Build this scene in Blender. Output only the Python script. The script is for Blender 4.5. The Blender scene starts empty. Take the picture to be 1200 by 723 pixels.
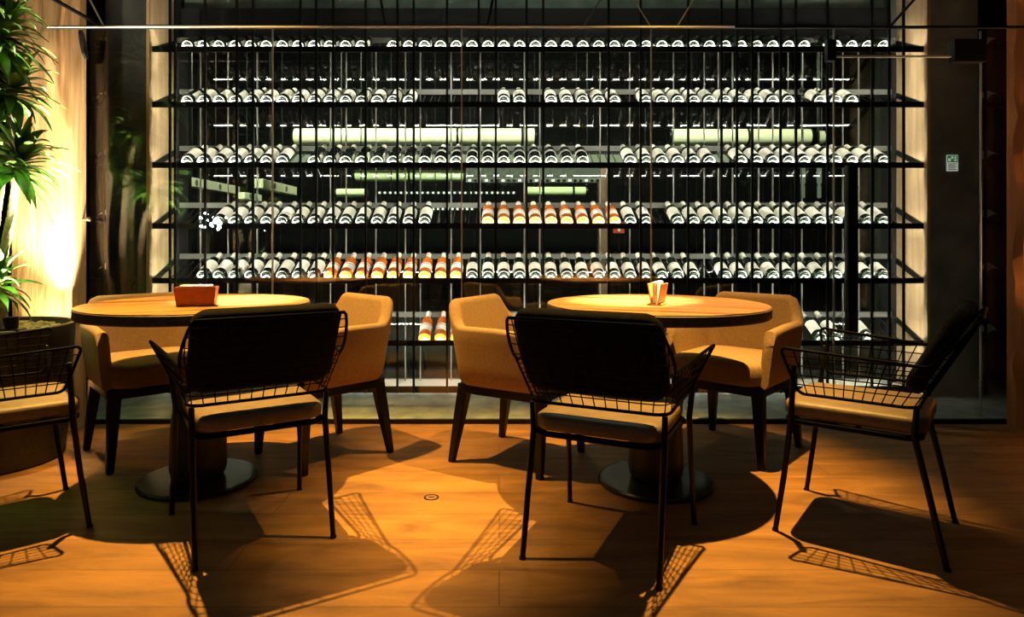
import bpy, bmesh, math, random
from mathutils import Vector, Matrix, Quaternion
random.seed(7)
sc = bpy.context.scene
COL = sc.collection
PI = math.pi
R = math.radians

# ------------------------------------------------------------------ camera model (metres; image 1200x723)
F, CX, HY, HC = 787.0, 585.0, 278.0, 1.04
def P(px, py, Y):
    return Vector(((px - CX) / F * Y, Y, HC + (HY - py) / F * Y))
def FL(px, py):                                    # point on the floor
    Y = F * HC / (py - HY)
    return Vector(((px - CX) / F * Y, Y, 0))

cam = bpy.data.cameras.new('camera')
camo = bpy.data.objects.new('camera', cam); COL.objects.link(camo)
camo.location = (0, 0, HC); camo.rotation_euler = (R(90), 0, 0)
cam.sensor_width = 36; cam.lens = F / 1200 * 36
cam.shift_x = (600 - CX) / 1200; cam.shift_y = -(361.5 - HY) / 1200
cam.clip_start = 0.05
sc.camera = camo
sc.view_settings.view_transform = 'Standard'
try: sc.view_settings.look = 'None'
except Exception: pass
sc.view_settings.gamma = 1; sc.view_settings.exposure = 0
sc.view_settings.use_curve_mapping = False

# ------------------------------------------------------------------ mesh helpers
def ring(bm, c, u, v, r, n):
    return [bm.verts.new(c + u * (math.cos(2*PI*i/n) * r) + v * (math.sin(2*PI*i/n) * r)) for i in range(n)]

def tube(bm, pts, r, n=6, closed=False, caps=True):
    pts = [Vector(p) for p in pts]
    rs = r if isinstance(r, (list, tuple)) else [r] * len(pts)
    N = len(pts)
    tan = []
    for i in range(N):
        a = pts[(i-1) % N] if (closed or i > 0) else pts[i]
        b = pts[(i+1) % N] if (closed or i < N-1) else pts[i]
        t = (b - a)
        tan.append(t.normalized() if t.length > 1e-9 else Vector((0, 0, 1)))
    ref = Vector((0, 0, 1)) if abs(tan[0].z) < .9 else Vector((1, 0, 0))
    u = tan[0].cross(ref).normalized()
    rings = []
    for i in range(N):
        u = (u - tan[i] * u.dot(tan[i]))
        u = u.normalized() if u.length > 1e-6 else tan[i].orthogonal().normalized()
        v = tan[i].cross(u)
        rings.append(ring(bm, pts[i], u, v, rs[i], n))
    m = N if closed else N - 1
    for i in range(m):
        A, B = rings[i], rings[(i+1) % N]
        for k in range(n):
            try: bm.faces.new((A[k], A[(k+1) % n], B[(k+1) % n], B[k]))
            except ValueError: pass
    if caps and not closed:
        bm.faces.new(list(reversed(rings[0]))); bm.faces.new(rings[-1])

def box(bm, a, b, bev=0.0, mat=None, seg=2):
    a = Vector(a); b = Vector(b)
    vs = [bm.verts.new((x, y, z)) for x in (a.x, b.x) for y in (a.y, b.y) for z in (a.z, b.z)]
    idx = [(0,1,3,2), (4,6,7,5), (0,4,5,1), (2,3,7,6), (0,2,6,4), (1,5,7,3)]
    fs = [bm.faces.new([vs[i] for i in f]) for f in idx]
    if mat is not None:
        for v in vs: v.co = mat @ v.co
    if bev > 0:
        es = list({e for f in fs for e in f.edges})
        bmesh.ops.bevel(bm, geom=es, offset=bev, segments=seg, affect='EDGES', profile=.6)

def lathe(bm, prof, n=32, c=(0, 0, 0), cap0=True, cap1=True):
    c = Vector(c); rs = []
    for (r, z) in prof:
        rs.append(ring(bm, c + Vector((0, 0, z)), Vector((1, 0, 0)), Vector((0, 1, 0)), max(r, 1e-4), n))
    for A, B in zip(rs, rs[1:]):
        for k in range(n): bm.faces.new((A[k], A[(k+1) % n], B[(k+1) % n], B[k]))
    if cap0: bm.faces.new(list(reversed(rs[0])))
    if cap1: bm.faces.new(rs[-1])

def mesh(name, bm, mat, smooth=None):
    bmesh.ops.recalc_face_normals(bm, faces=bm.faces[:])
    me = bpy.data.meshes.new(name); bm.to_mesh(me); bm.free()
    if mat: me.materials.append(mat)
    if smooth is not None:
        for p in me.polygons: p.use_smooth = True
        try: me.set_sharp_from_angle(angle=R(smooth))
        except Exception: pass
    return me

def link(name, me, parent=None, loc=None):
    o = bpy.data.objects.new(name, me); COL.objects.link(o)
    if parent is not None: o.parent = parent
    if loc is not None: o.location = loc
    return o

def obj(name, bm, mat, parent=None, smooth=None, loc=None):
    return link(name, mesh(name, bm, mat, smooth), parent, loc)

def tag(o, label, cat, group=None):
    o['label'] = label; o['category'] = cat
    if group: o['group'] = group
    return o

def thing(name, label, cat, loc=(0, 0, 0), rz=0, group=None):
    o = bpy.data.objects.new(name, None); COL.objects.link(o)
    o.empty_display_size = .05
    o.location = loc; o.rotation_euler = (0, 0, rz)
    return tag(o, label, cat, group)

def struct(name, bm, mat, smooth=None, parent=None):
    o = obj(name, bm, mat, parent, smooth)
    o['kind'] = 'structure'
    if parent is None: o['label'] = name.replace('_', ' '); o['category'] = 'structure'
    return o

def dup(root, loc, rz, label, group=None):
    r = root.copy(); COL.objects.link(r); r.location = loc; r.rotation_euler = (0, 0, rz); r['label'] = label
    if group: r['group'] = group
    for ch in list(root.children):
        c = ch.copy(); COL.objects.link(c); c.parent = r
        for g in list(ch.children):
            d = g.copy(); COL.objects.link(d); d.parent = c
    return r

# ------------------------------------------------------------------ materials
def newmat(name):
    m = bpy.data.materials.new(name); m.use_nodes = True
    nt = m.node_tree; b = nt.nodes['Principled BSDF']
    return m, nt, b
def setp(b, **k):
    for n, v in k.items():
        n = n.replace('_', ' ')
        if n in b.inputs: b.inputs[n].default_value = v
def simple(name, col, rough=.5, metal=0., spec=None, coat=0., var=.0, vscale=8., bump=0., bscale=60.):
    m, nt, b = newmat(name)
    b.inputs['Base Color'].default_value = (*col, 1); b.inputs['Roughness'].default_value = rough
    b.inputs['Metallic'].default_value = metal
    if spec is not None: b.inputs['Specular IOR Level'].default_value = spec
    if coat: b.inputs['Coat Weight'].default_value = coat
    tc = nt.nodes.new('ShaderNodeTexCoord')
    if var > 0:
        nz = nt.nodes.new('ShaderNodeTexNoise'); nz.inputs['Scale'].default_value = vscale; nz.inputs['Detail'].default_value = 5
        rp = nt.nodes.new('ShaderNodeValToRGB')
        rp.color_ramp.elements[0].position = .3; rp.color_ramp.elements[1].position = .7
        rp.color_ramp.elements[0].color = (*[c * (1 - var) for c in col], 1)
        rp.color_ramp.elements[1].color = (*[min(1, c * (1 + var)) for c in col], 1)
        nt.links.new(tc.outputs['Object'], nz.inputs['Vector']); nt.links.new(nz.outputs['Fac'], rp.inputs['Fac'])
        nt.links.new(rp.outputs['Color'], b.inputs['Base Color'])
    if bump > 0:
        nb = nt.nodes.new('ShaderNodeTexNoise'); nb.inputs['Scale'].default_value = bscale; nb.inputs['Detail'].default_value = 3
        bp = nt.nodes.new('ShaderNodeBump'); bp.inputs['Strength'].default_value = bump; bp.inputs['Distance'].default_value = .01
        nt.links.new(tc.outputs['Object'], nb.inputs['Vector']); nt.links.new(nb.outputs['Fac'], bp.inputs['Height'])
        nt.links.new(bp.outputs['Normal'], b.inputs['Normal'])
    return m
def emit(name, col, s):
    m = bpy.data.materials.new(name); m.use_nodes = True; nt = m.node_tree; nt.nodes.clear()
    e = nt.nodes.new('ShaderNodeEmission'); e.inputs['Color'].default_value = (*col, 1); e.inputs['Strength'].default_value = s
    o = nt.nodes.new('ShaderNodeOutputMaterial'); nt.links.new(e.outputs[0], o.inputs[0])
    return m
def glass(name, tint, refl, rough=0.0):
    m = bpy.data.materials.new(name); m.use_nodes = True; nt = m.node_tree; nt.nodes.clear()
    t = nt.nodes.new('ShaderNodeBsdfTransparent'); t.inputs['Color'].default_value = (*tint, 1)
    g = nt.nodes.new('ShaderNodeBsdfGlossy'); g.inputs['Roughness'].default_value = rough; g.inputs['Color'].default_value = (1, 1, 1, 1)
    mx = nt.nodes.new('ShaderNodeMixShader'); mx.inputs[0].default_value = refl
    o = nt.nodes.new('ShaderNodeOutputMaterial')
    nt.links.new(t.outputs[0], mx.inputs[1]); nt.links.new(g.outputs[0], mx.inputs[2]); nt.links.new(mx.outputs[0], o.inputs[0])
    return m
def wood(name, dark, light, scale=(1.2, 14, 14), rough=.5, planks=None, bump=.15, coat=0, knots=True, ramp=(.3, .72)):
    """long-grained wood; grain runs along local X; planks=(length,width) draws board seams and per-board tone"""
    m, nt, b = newmat(name); L = nt.links
    tc = nt.nodes.new('ShaderNodeTexCoord')
    mp = nt.nodes.new('ShaderNodeMapping'); mp.inputs['Scale'].default_value = scale
    L.new(tc.outputs['Object'], mp.inputs['Vector'])
    nz = nt.nodes.new('ShaderNodeTexNoise'); nz.inputs['Scale'].default_value = 1.6; nz.inputs['Detail'].default_value = 9; nz.inputs['Roughness'].default_value = .62
    nz.inputs['Distortion'].default_value = .6
    L.new(mp.outputs[0], nz.inputs['Vector'])
    rp = nt.nodes.new('ShaderNodeValToRGB')
    rp.color_ramp.elements[0].position = ramp[0]; rp.color_ramp.elements[1].position = ramp[1]
    rp.color_ramp.elements[0].color = (*dark, 1); rp.color_ramp.elements[1].color = (*light, 1)
    L.new(nz.outputs['Fac'], rp.inputs['Fac'])
    colout = rp.outputs['Color']
    if planks:
        br = nt.nodes.new('ShaderNodeTexBrick')
        br.inputs['Scale'].default_value = 1.0; br.inputs['Brick Width'].default_value = planks[0]; br.inputs['Row Height'].default_value = planks[1]
        br.inputs['Mortar Size'].default_value = planks[2] if len(planks) > 2 else .0022; br.inputs['Mortar Smooth'].default_value = .1
        br.offset = .37; br.inputs['Bias'].default_value = 0
        br.inputs['Color1'].default_value = (*[(planks[3] if len(planks) > 3 else .84) * c for c in (1, .97, .94)], 1); br.inputs['Color2'].default_value = (1.08, 1.06, 1.04, 1); br.inputs['Mortar'].default_value = (.3, .27, .25, 1)
        L.new(tc.outputs['Object'], br.inputs['Vector'])
        mu = nt.nodes.new('ShaderNodeMix'); mu.data_type = 'RGBA'; mu.blend_type = 'MULTIPLY'; mu.inputs[0].default_value = 1
        L.new(colout, mu.inputs[6]); L.new(br.outputs['Color'], mu.inputs[7]); colout = mu.outputs[2]
    if knots:
        vo = nt.nodes.new('ShaderNodeTexVoronoi'); vo.inputs['Scale'].default_value = 1.0
        mk = nt.nodes.new('ShaderNodeMapping'); mk.inputs['Scale'].default_value = (scale[0]*1.2, scale[1]*.22, scale[2]*.22)
        L.new(tc.outputs['Object'], mk.inputs['Vector']); L.new(mk.outputs[0], vo.inputs['Vector'])
        kr = nt.nodes.new('ShaderNodeValToRGB'); kr.color_ramp.elements[0].position = .02; kr.color_ramp.elements[1].position = .085
        kr.color_ramp.elements[0].color = (.25, .18, .12, 1); kr.color_ramp.elements[1].color = (1, 1, 1, 1)
        L.new(vo.outputs['Distance'], kr.inputs['Fac'])
        m2 = nt.nodes.new('ShaderNodeMix'); m2.data_type = 'RGBA'; m2.blend_type = 'MULTIPLY'; m2.inputs[0].default_value = 1
        L.new(colout, m2.inputs[6]); L.new(kr.outputs['Color'], m2.inputs[7]); colout = m2.outputs[2]
    L.new(colout, b.inputs['Base Color'])
    b.inputs['Roughness'].default_value = rough
    if coat: b.inputs['Coat Weight'].default_value = coat; b.inputs['Coat Roughness'].default_value = .25
    bp = nt.nodes.new('ShaderNodeBump'); bp.inputs['Strength'].default_value = bump; bp.inputs['Distance'].default_value = .01
    L.new(nz.outputs['Fac'], bp.inputs['Height']); L.new(bp.outputs['Normal'], b.inputs['Normal'])
    return m

M = {}
M['floor'] = wood('oak floor boards', (.140, .062, .015), (.38, .185, .045), (1.5, 7, 7), .62, (2.3, .21, .0014), .12)
M['tabletop'] = wood('honey table wood', (.17, .055, .010), (.62, .31, .075), (.7, 13, 13), .38, (3.0, .115, .0006, .60), .05, .15, True, (.38, .64))
M['timber'] = wood('rough timber', (.34, .16, .05), (.78, .52, .24), (10, 10, .8), .75, None, .8, 0, False)
M['jamb'] = wood('pale jamb boards', (.42, .29, .145), (.68, .49, .27), (12, 12, .8), .7, None, .2, 0, False)
M['orange_wood'] = wood('orange timber', (.30, .09, .02), (.52, .19, .045), (12, 12, .8), .7, None, .3, 0, False)
M['edge_wood'] = simple('dark table edge wood', (.055, .042, .032), .6, var=.5, vscale=30)
M['black_metal'] = simple('black powder-coated steel', (.005, .005, .005), .38, spec=.25)
M['black_wire'] = simple('black gloss wire', (.002, .002, .002), .45, spec=.04)
M['steel'] = simple('satin steel', (.30, .31, .285), .5, metal=.3)
M['rearbar'] = simple('grey steel bar', (.15, .16, .145), .55, metal=.2)
M['base_metal'] = simple('dark green steel plate', (.035, .042, .036), .22, metal=.4, var=.3, vscale=5)
M['drum'] = simple('charcoal drum', (.03, .028, .026), .5, var=.2)
M['tan'] = simple('tan wool upholstery', (.31, .195, .095), .9, var=.12, vscale=90, bump=.25, bscale=220)
M['brown_leather'] = simple('taupe leather', (.19, .135, .080), .5, var=.15, vscale=25, bump=.1, bscale=120)
M['black_fabric'] = simple('black upholstery', (.0125, .013, .0135), .9, spec=.08, var=.3, vscale=60, bump=.2, bscale=200)
M['black_wood'] = simple('black stained wood', (.005, .0045, .004), .4, spec=.3, var=.3, vscale=20)
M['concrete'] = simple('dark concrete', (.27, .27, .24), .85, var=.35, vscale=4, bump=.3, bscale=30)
M['plaster'] = simple('green grey plaster', (.22, .28, .22), .9, var=.35, vscale=7)
M['dark'] = simple('dark paint', (.012, .012, .012), .8)
M['black_paint'] = simple('black paint', (.004, .004, .004), .9, spec=.1)
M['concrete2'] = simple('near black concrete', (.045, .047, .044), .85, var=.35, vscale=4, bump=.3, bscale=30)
M['dim'] = simple('dim brown wall', (.012, .010, .008), .85, var=.2, vscale=3)
M['stone'] = simple('polished grey stone', (.29, .34, .30), .24, var=.25, vscale=9)
M['ledge'] = simple('cream of the lit plinth', (.66, .63, .54), .7, var=.06)  # pale colour stands in for strong LED light on the plinth
M['leather'] = simple('cognac leather', (.25, .048, .013), .42, var=.25, vscale=30, bump=.1, bscale=150)
M['holder_wood'] = simple('amber wood', (.62, .27, .05), .5, var=.2, vscale=20)
M['paper'] = simple('white paper', (.85, .83, .78), .8)
M['bottle'] = simple('dark green bottle glass', (.006, .012, .007), .06, spec=.9, coat=.3)
M['amber'] = simple('amber bottle glass', (.60, .135, .006), .12, spec=.7, coat=.3)
M['labelw'] = simple('cream wine label', (.84, .81, .70), .7, var=.05, vscale=40)
M['labelring'] = simple('bottle print', (.80, .77, .68), .7)
M['capsule'] = simple('pale foil capsule', (.86, .82, .70), .4)
M['capdark'] = simple('dark foil capsule', (.05, .04, .035), .35, metal=.3)
M['orangecap'] = simple('ivory foil capsule', (.90, .84, .70), .4)
M['leaf'] = simple('glossy leaf', (.12, .28, .045), .32, var=.6, vscale=9)
M['stem'] = simple('pale ringed stem', (.42, .33, .21), .8, var=.35, vscale=45, bump=.4, bscale=90)
M['pot'] = simple('dark brown planter', (.050, .038, .028), .6, var=.25, vscale=15, bump=.3, bscale=50)
M['bark'] = simple('bark chips', (.58, .42, .25), .9, var=.5, vscale=30)
M['sign_w'] = simple('sign white', (.86, .86, .80), .6)
M['sign_g'] = simple('sign green', (.06, .22, .06), .6)
M['sign_d'] = simple('sign print', (.22, .23, .20), .7)
M['sign_plate'] = emit('sign white with added glow', (.82, .86, .76), .42)  # emission added so the sign plate reads bright
M['sign_green'] = emit('sign green with added glow', (.05, .30, .05), .35)  # same added glow for the green field
M['red'] = simple('red sign', (.6, .07, .02), .6)
M['copper'] = simple('copper cladding', (.16, .085, .05), .6, var=.3, vscale=10)
M['glass_front'] = glass('clear front glass', (.97, .98, .96), .045)
M['glass_back'] = glass('smoked cellar glass', (.66, .70, .64), .045)
M['glass_room'] = glass('frosted lampshade glass', (.8, .85, .7), .25, .2)
M['led'] = emit('led strip light', (1.0, .95, .80), 105)
M['duct'] = simple('pale painted duct', (.88, .88, .62), .45, var=.05, vscale=5)
M['panel'] = emit('pale light panel', (.92, 1.0, .70), .8)
M['duct2'] = simple('green painted duct', (.58, .74, .38), .4, var=.05, vscale=5)
M['bulb'] = emit('small bulb', (.9, 1.0, .8), 4)
M['crystal'] = emit('crystal bulb', (.75, .9, 1.0), 60)
M['frost'] = emit('backlit wavy panel', (.52, .58, .44), .6)
M['hot'] = emit('lamp lens', (1.0, .8, .5), 30)

# ------------------------------------------------------------------ setting
YG, YR, YP, YB = 3.78, 4.30, 4.27, 4.74        # glass wall, rack front, pier front, smoked glass behind the bottles
XL, XR = (178-CX)/F*YR, (1083-CX)/F*YR
bm = bmesh.new(); box(bm, (-5.2, -3.6, -.1), (5.2, YG-.03, 0)); struct('floor', bm, M['floor'])
bm = bmesh.new(); box(bm, (-5.2, -3.6, 5.0), (5.2, 9.6, 5.1)); struct('ceiling', bm, M['dark'])
bm = bmesh.new(); box(bm, (-5.3, -3.6, -.1), (-5.2, 9.6, 5.1)); struct('wall_left', bm, M['dim'])
bm = bmesh.new(); box(bm, (5.2, -3.6, -.1), (5.3, 9.6, 5.1)); struct('wall_right', bm, M['dim'])
bm = bmesh.new(); box(bm, (-5.3, -3.7, -.1), (5.3, -3.6, 5.1)); struct('wall_back', bm, M['dim'])
bm = bmesh.new(); box(bm, (-5.2, YG-.03, -.1), (5.2, YB+.1, .03), .004); o = struct('trim_1', bm, M['stone']); o['label'] = 'polished stone plinth under the wine rack'
bm = bmesh.new(); box(bm, (-5.2, YG-.042, 0), (5.2, YG-.031, .024)); o = struct('trim_2', bm, M['black_metal']); o['label'] = 'black edge strip of the plinth'
bm = bmesh.new(); box(bm, (XL+.01, 4.42, .031), (XR-.01, YB-.03, .045), .003); o = struct('trim_3', bm, M['ledge']); o['label'] = 'added cream ledge painted as the lit plinth behind the bottom rail'
# piers left and right of the niche and their wooden cheeks
def px2x(px, Y): return (px - CX) / F * Y
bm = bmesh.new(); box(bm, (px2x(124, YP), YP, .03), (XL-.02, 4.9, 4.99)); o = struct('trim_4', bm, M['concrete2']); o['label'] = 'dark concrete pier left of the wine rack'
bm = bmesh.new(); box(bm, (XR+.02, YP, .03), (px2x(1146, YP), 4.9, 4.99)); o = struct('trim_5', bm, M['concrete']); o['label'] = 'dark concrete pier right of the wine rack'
bm = bmesh.new(); box(bm, (XL-.019, YP-.002, .03), (XL, 4.60, 3.2)); o = struct('trim_6', bm, M['jamb']); o['label'] = 'pale wooden cheek at the left end of the rack'
bm = bmesh.new(); box(bm, (XR, YP-.002, .03), (XR+.019, 4.60, 3.2)); o = struct('trim_7', bm, M['jamb']); o['label'] = 'pale wooden cheek at the right end of the rack'
bm = bmesh.new(); box(bm, (XL, YB-.05, 2.36), (XR, YB+.05, 2.64)); o = struct('trim_8', bm, M['dark']); o['label'] = 'dark beam over the cellar glass'
bm = bmesh.new(); box(bm, (XL, YB+.0, 2.64), (XR, YB+.12, 4.99)); struct('wall_upper', bm, M['plaster'])
bm = bmesh.new(); box(bm, (-5.2, YB+.02, .03), (px2x(126, YP)-.001, YB+.1, 4.99)); struct('wall_side_left', bm, M['dark'])
bm = bmesh.new(); box(bm, (px2x(1144, YP)+.001, YB+.02, .03), (5.2, YB+.1, 4.99)); struct('wall_side_right', bm, M['dark'])
# smoked glass behind the bottles, looking into the next room
w = bpy.data.objects.new('window_1', None); COL.objects.link(w); w['kind'] = 'structure'; w['label'] = 'smoked glass wall behind the bottles'; w['category'] = 'structure'
bm = bmesh.new(); box(bm, (XL+.02, YB, .045), (XR-.02, YB+.008, 2.36)); obj('pane', bm, M['glass_back'], w)
for sx, x in ((1, XL), (-1, XR)):
    bm = bmesh.new(); box(bm, (min(x-sx*.019, x+sx*.03), 4.601, .046), (max(x-sx*.019, x+sx*.03), YB-.001, 2.36)); f_ = obj('frame', bm, M['dark'], w)
# back room
bm = bmesh.new(); box(bm, (-5.2, 9.5, -.1), (5.2, 9.6, 4.99)); struct('wall_far', bm, M['black_paint'])
bm = bmesh.new(); box(bm, (-5.2, YB+.1, -.1), (5.2, 9.5, .0)); struct('floor_far', bm, M['dark'])

# timber columns
def column(name, x0, x1, y0, y1, mat, label, wob):
    bm = bmesh.new()
    n = 44; prev = None; H = 4.99
    rnd = random.Random(wob)
    for i in range(n + 1):
        z = H * i / n
        a = rnd.uniform(-.008, .008); b = rnd.uniform(-.004, .004)
        c = [(x0 + a*2, y0 + .03), (x0 + .03 + a, y0 + b), (x1 - .055 + a, y0 + b), (x1 - .045 + a, y0 + .012 + b), (x1 - .004, y0 + .013), (x1, y0 + .02), (x1, y1), (x0, y1)]
        r = [bm.verts.new((p[0], p[1], z)) for p in c]
        if prev:
            for k in range(len(r)): bm.faces.new((prev[k], prev[(k+1) % len(r)], r[(k+1) % len(r)], r[k]))
        else: bm.faces.new(list(reversed(r)))
        prev = r
    bm.faces.new(prev)
    o = struct(name, bm, mat, 30); o['label'] = label
    return o
cl = column('trim_9', px2x(10, 3.62), px2x(86, 3.62), 3.60, YG-.012-.036, M['timber'], 'rough lit timber column beside the potted plant', 3)
bm = bmesh.new(); tube(bm, [(px2x(97, 3.62), 3.60, 1.135), (px2x(97, 3.62)+.02, 3.55, 1.14)], [.018, .011], 10)
column('trim_10', px2x(1191, 3.66), px2x(1191, 3.66)+.4, 3.64, YG-.05, M['orange_wood'], 'orange timber column at the right edge', 5)
bm.free()

# ------------------------------------------------------------------ glass wall in front of the rack, door, rail and stays
ZT = 2.226
joints = [px2x(105, YG), px2x(319.5, YG), px2x(541, YG), px2x(763, YG), px2x(977, YG)]
names = ['leftmost glass pane of the wall, beside the timber column', 'glass pane of the wall in front of the left rack shelves',
         'glass pane of the wall in front of the middle of the rack', 'glass pane of the wall behind the right table, left of the door']
for i in range(4):
    t = bpy.data.objects.new('window_%d' % (i+2), None); COL.objects.link(t); t.location = ((joints[i]+joints[i+1])/2, YG, .03)
    t['kind'] = 'structure'; t['label'] = names[i]; t['category'] = 'structure'
    hw = (joints[i+1]-joints[i])/2
    bm = bmesh.new(); box(bm, (-hw+.004, -.004, .002), (hw-.004, .004, ZT-.042)); obj('pane', bm, M['glass_front'], t)
    bm = bmesh.new(); box(bm, (-hw, -.009, ZT-.0415), (hw, .009, ZT-.022)); obj('top_channel', bm, M['black_metal'], t)
    bm = bmesh.new(); box(bm, (hw-.0035, -.006, .002), (hw+.0035, .006, ZT-.042)); s = obj('edge_seal', bm, M['steel'], t); s['label'] = 'bright steel edge strip'
d = bpy.data.objects.new('door_1', None); COL.objects.link(d); d['kind'] = 'structure'; d['label'] = 'frameless glass door right of the wall panes with long black pull handles'; d['category'] = 'structure'
dx0, dx1 = joints[4]+.006, px2x(1149, YG)
bm = bmesh.new(); box(bm, (dx0, YG-.005, .034), (dx1-.004, YG+.005, 2.05)); obj('pane', bm, M['glass_front'], d)
bm = bmesh.new(); box(bm, (dx0, YG-.008, 2.052), (px2x(1114, YG), YG+.008, 2.062)); obj('top_rail', bm, M['steel'], d)
bm = bmesh.new(); box(bm, (dx1-.003, YG-.007, .034), (dx1+.003, YG+.007, 2.2)); obj('edge_seal', bm, M['steel'], d)
bm = bmesh.new(); box(bm, (px2x(968, YG), YG-.02, 2.03), (px2x(978.5, YG), YG+.02, 2.15), .004); obj('hinge', bm, M['black_metal'], d)
bm = bmesh.new(); box(bm, (px2x(1115, YG), YG-.03, 2.02), (px2x(1152, YG), YG+.03, 2.15), .006); obj('door_closer', bm, M['black_metal'], d)
for (a, b, yy) in ((986, 998, -.075), (1000, 1008, .03)):
    bm = bmesh.new(); box(bm, (px2x(a, YG), YG+yy, .50), (px2x(b, YG), YG+yy+.045, 1.44), .008)
    xm = px2x((a+b)/2, YG)
    for z in (.62, 1.32): tube(bm, [(xm, YG, z), (xm, YG+yy+.02, z)], .012, 10)
    obj('door_handle', bm, M['black_metal'], d, 40)
t = bpy.data.objects.new('window_6', None); COL.objects.link(t); t.location = (px2x(1172, YG), YG, .03)
t['kind'] = 'structure'; t['label'] = 'narrow glass pane right of the glass door, beside the orange column'; t['category'] = 'structure'
bm = bmesh.new(); box(bm, (px2x(1152, YG)-px2x(1172, YG), -.004, .002), (.24, .004, ZT-.042)); obj('pane', bm, M['glass_front'], t)

YT = 3.46
ZR = P(600, 31.5, YT).z
t = thing('ceiling_truss', 'slim steel rail with diagonal stay rods hanging above the glass wall', 'truss', (0, YT, ZR))
bm = bmesh.new(); box(bm, (px2x(57, YT), -.010, -.008), (3.3, .010, .004), .002); obj('rail', bm, M['black_metal'], t)
bm = bmesh.new(); box(bm, (px2x(57, YT), -.015, -.007), (px2x(860, YT), -.0105, .001)); s_ = obj('rail_trim', bm, M['sign_w'], t); s_['label'] = 'pale strip along the rail'
stays = [((122, 32), (65, 0), 'black_metal', .010), ((122, 32), (107, 0), 'sign_w', .005), ((452, 30), (447, 0), 'black_metal', .007), ((571, 30), (577, 0), 'black_metal', .007),
         ((683, 31), (703, 0), 'rearbar', .004), ((763, 31), (742, 0), 'rearbar', .003), ((793, 31), (812, 0), 'rearbar', .004), ((1042, 35), (1072, 0), 'black_metal', .007)]
for (a, b, mt, r) in stays:
    A = P(*a, YT); B = P(*b, YT); D = (B - A).normalized(); D.y = -.10
    A.z = ZR - .003
    k = (4.985 - ZR) / D.z
    bm = bmesh.new(); tube(bm, [A - Vector((0, YT, ZR)), A + D*k - Vector((0, YT, ZR))], r, 8); obj('stay_rod', bm, M[mt], t, 40)

# ------------------------------------------------------------------ wine rack
ZS = [2.245, 1.890, 1.502, 1.112, .762, .362]
RISE, DEP = .114, .285
rack = thing('wine_rack', 'wall-wide black steel wine rack with six lit tilted shelves', 'wine rack', (0, YR, .045))
def rl(v): return Vector(v) - Vector((0, YR, .045))
def rackbox(name, a, b, mat, parent=rack, bev=0):
    bm = bmesh.new(); box(bm, rl(a), rl(b), bev); return obj(name, bm, mat, parent)
pitch = 18.68/F*YR
wl, wr = px2x(206, YR), px2x(1058, YR)
for si, z in enumerate(ZS):
    fr = rackbox('front_rail', (XL+.002, YR, z-.018), (XR-.002, YR+.010, z+.018), M['black_metal'])
    rackbox('led_strip', (XL+.03, YR+.0105, z+.007), (XR-.03, YR+.016, z+.0145), M['led'], fr)
    rackbox('rear_rail', (px2x(206, 4.59), YR+DEP+.022, z+.130), (px2x(1052, 4.59), YR+DEP+.030, z+.165), M['rearbar'])
    for sx in (1, -1):
        x = (XL + .004) if sx > 0 else (XR - .004)
        bm = bmesh.new()
        a = Vector((x, YR+.01, z)); b = Vector((x, YR+DEP, z+RISE+.005))
        d_ = (b-a).normalized(); n_ = Vector((0, -d_.z, d_.y))
        vs = []
        for (q, s) in ((a, -1), (a, 1), (b, 1), (b, -1)):
            for dx in (0, sx*.012): vs.append(bm.verts.new(rl(q + n_*s*.017 + Vector((dx, 0, 0)))))
        for f in ((0,2,4,6), (7,5,3,1), (0,1,3,2), (2,3,5,4), (4,5,7,6), (6,7,1,0)): bm.faces.new([vs[i] for i in f])
        obj('bracket', bm, M['black_metal'], rack)
    bm = bmesh.new()
    for k in range(-2, 45):
        xc = px2x(235.4 + 18.68*k, YR)
        for dx in (-.025, .025):
            if XL + .02 < xc+dx < XR - .02:
                tube(bm, [rl((xc+dx, YR+.030, z-.012)), rl((xc+dx, YR+DEP+.006, z+RISE+.0))], .0032, 5)
    o = obj('support_rods', bm, M['black_metal'], rack)
rackbox('base_rail', (XL+.002, YR-.004, .045), (XR-.002, YR+.014, .085), M['black_metal'])
fr = rackbox('top_rail', (XL+.002, YR, 2.60), (XR-.002, YR+.012, 2.63), M['black_metal'])
uprights = [200, 206, 241, 278, 297, 352.5, 371, 391, 428.7, 466, 485, 524, 561, 581, 617, 636.5, 713, 750.5, 806, 845, 863, 881, 914, 932, 969, 1021, 1041, 1058]
for i, px in enumerate(uprights):
    x = px2x(px, YR)
    bm = bmesh.new(); box(bm, rl((x-.007, YR-.014, .045)), rl((x+.007, YR-.001, 4.0))); obj('upright', bm, M['black_metal'], rack)
    if 203 < px < 1045:
        bm = bmesh.new(); tube(bm, [rl((x, 4.655, .046)), rl((x, 4.655, 2.36))], .0052, 6); s = obj('rear_rod', bm, M['steel'], rack, 60)

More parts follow.
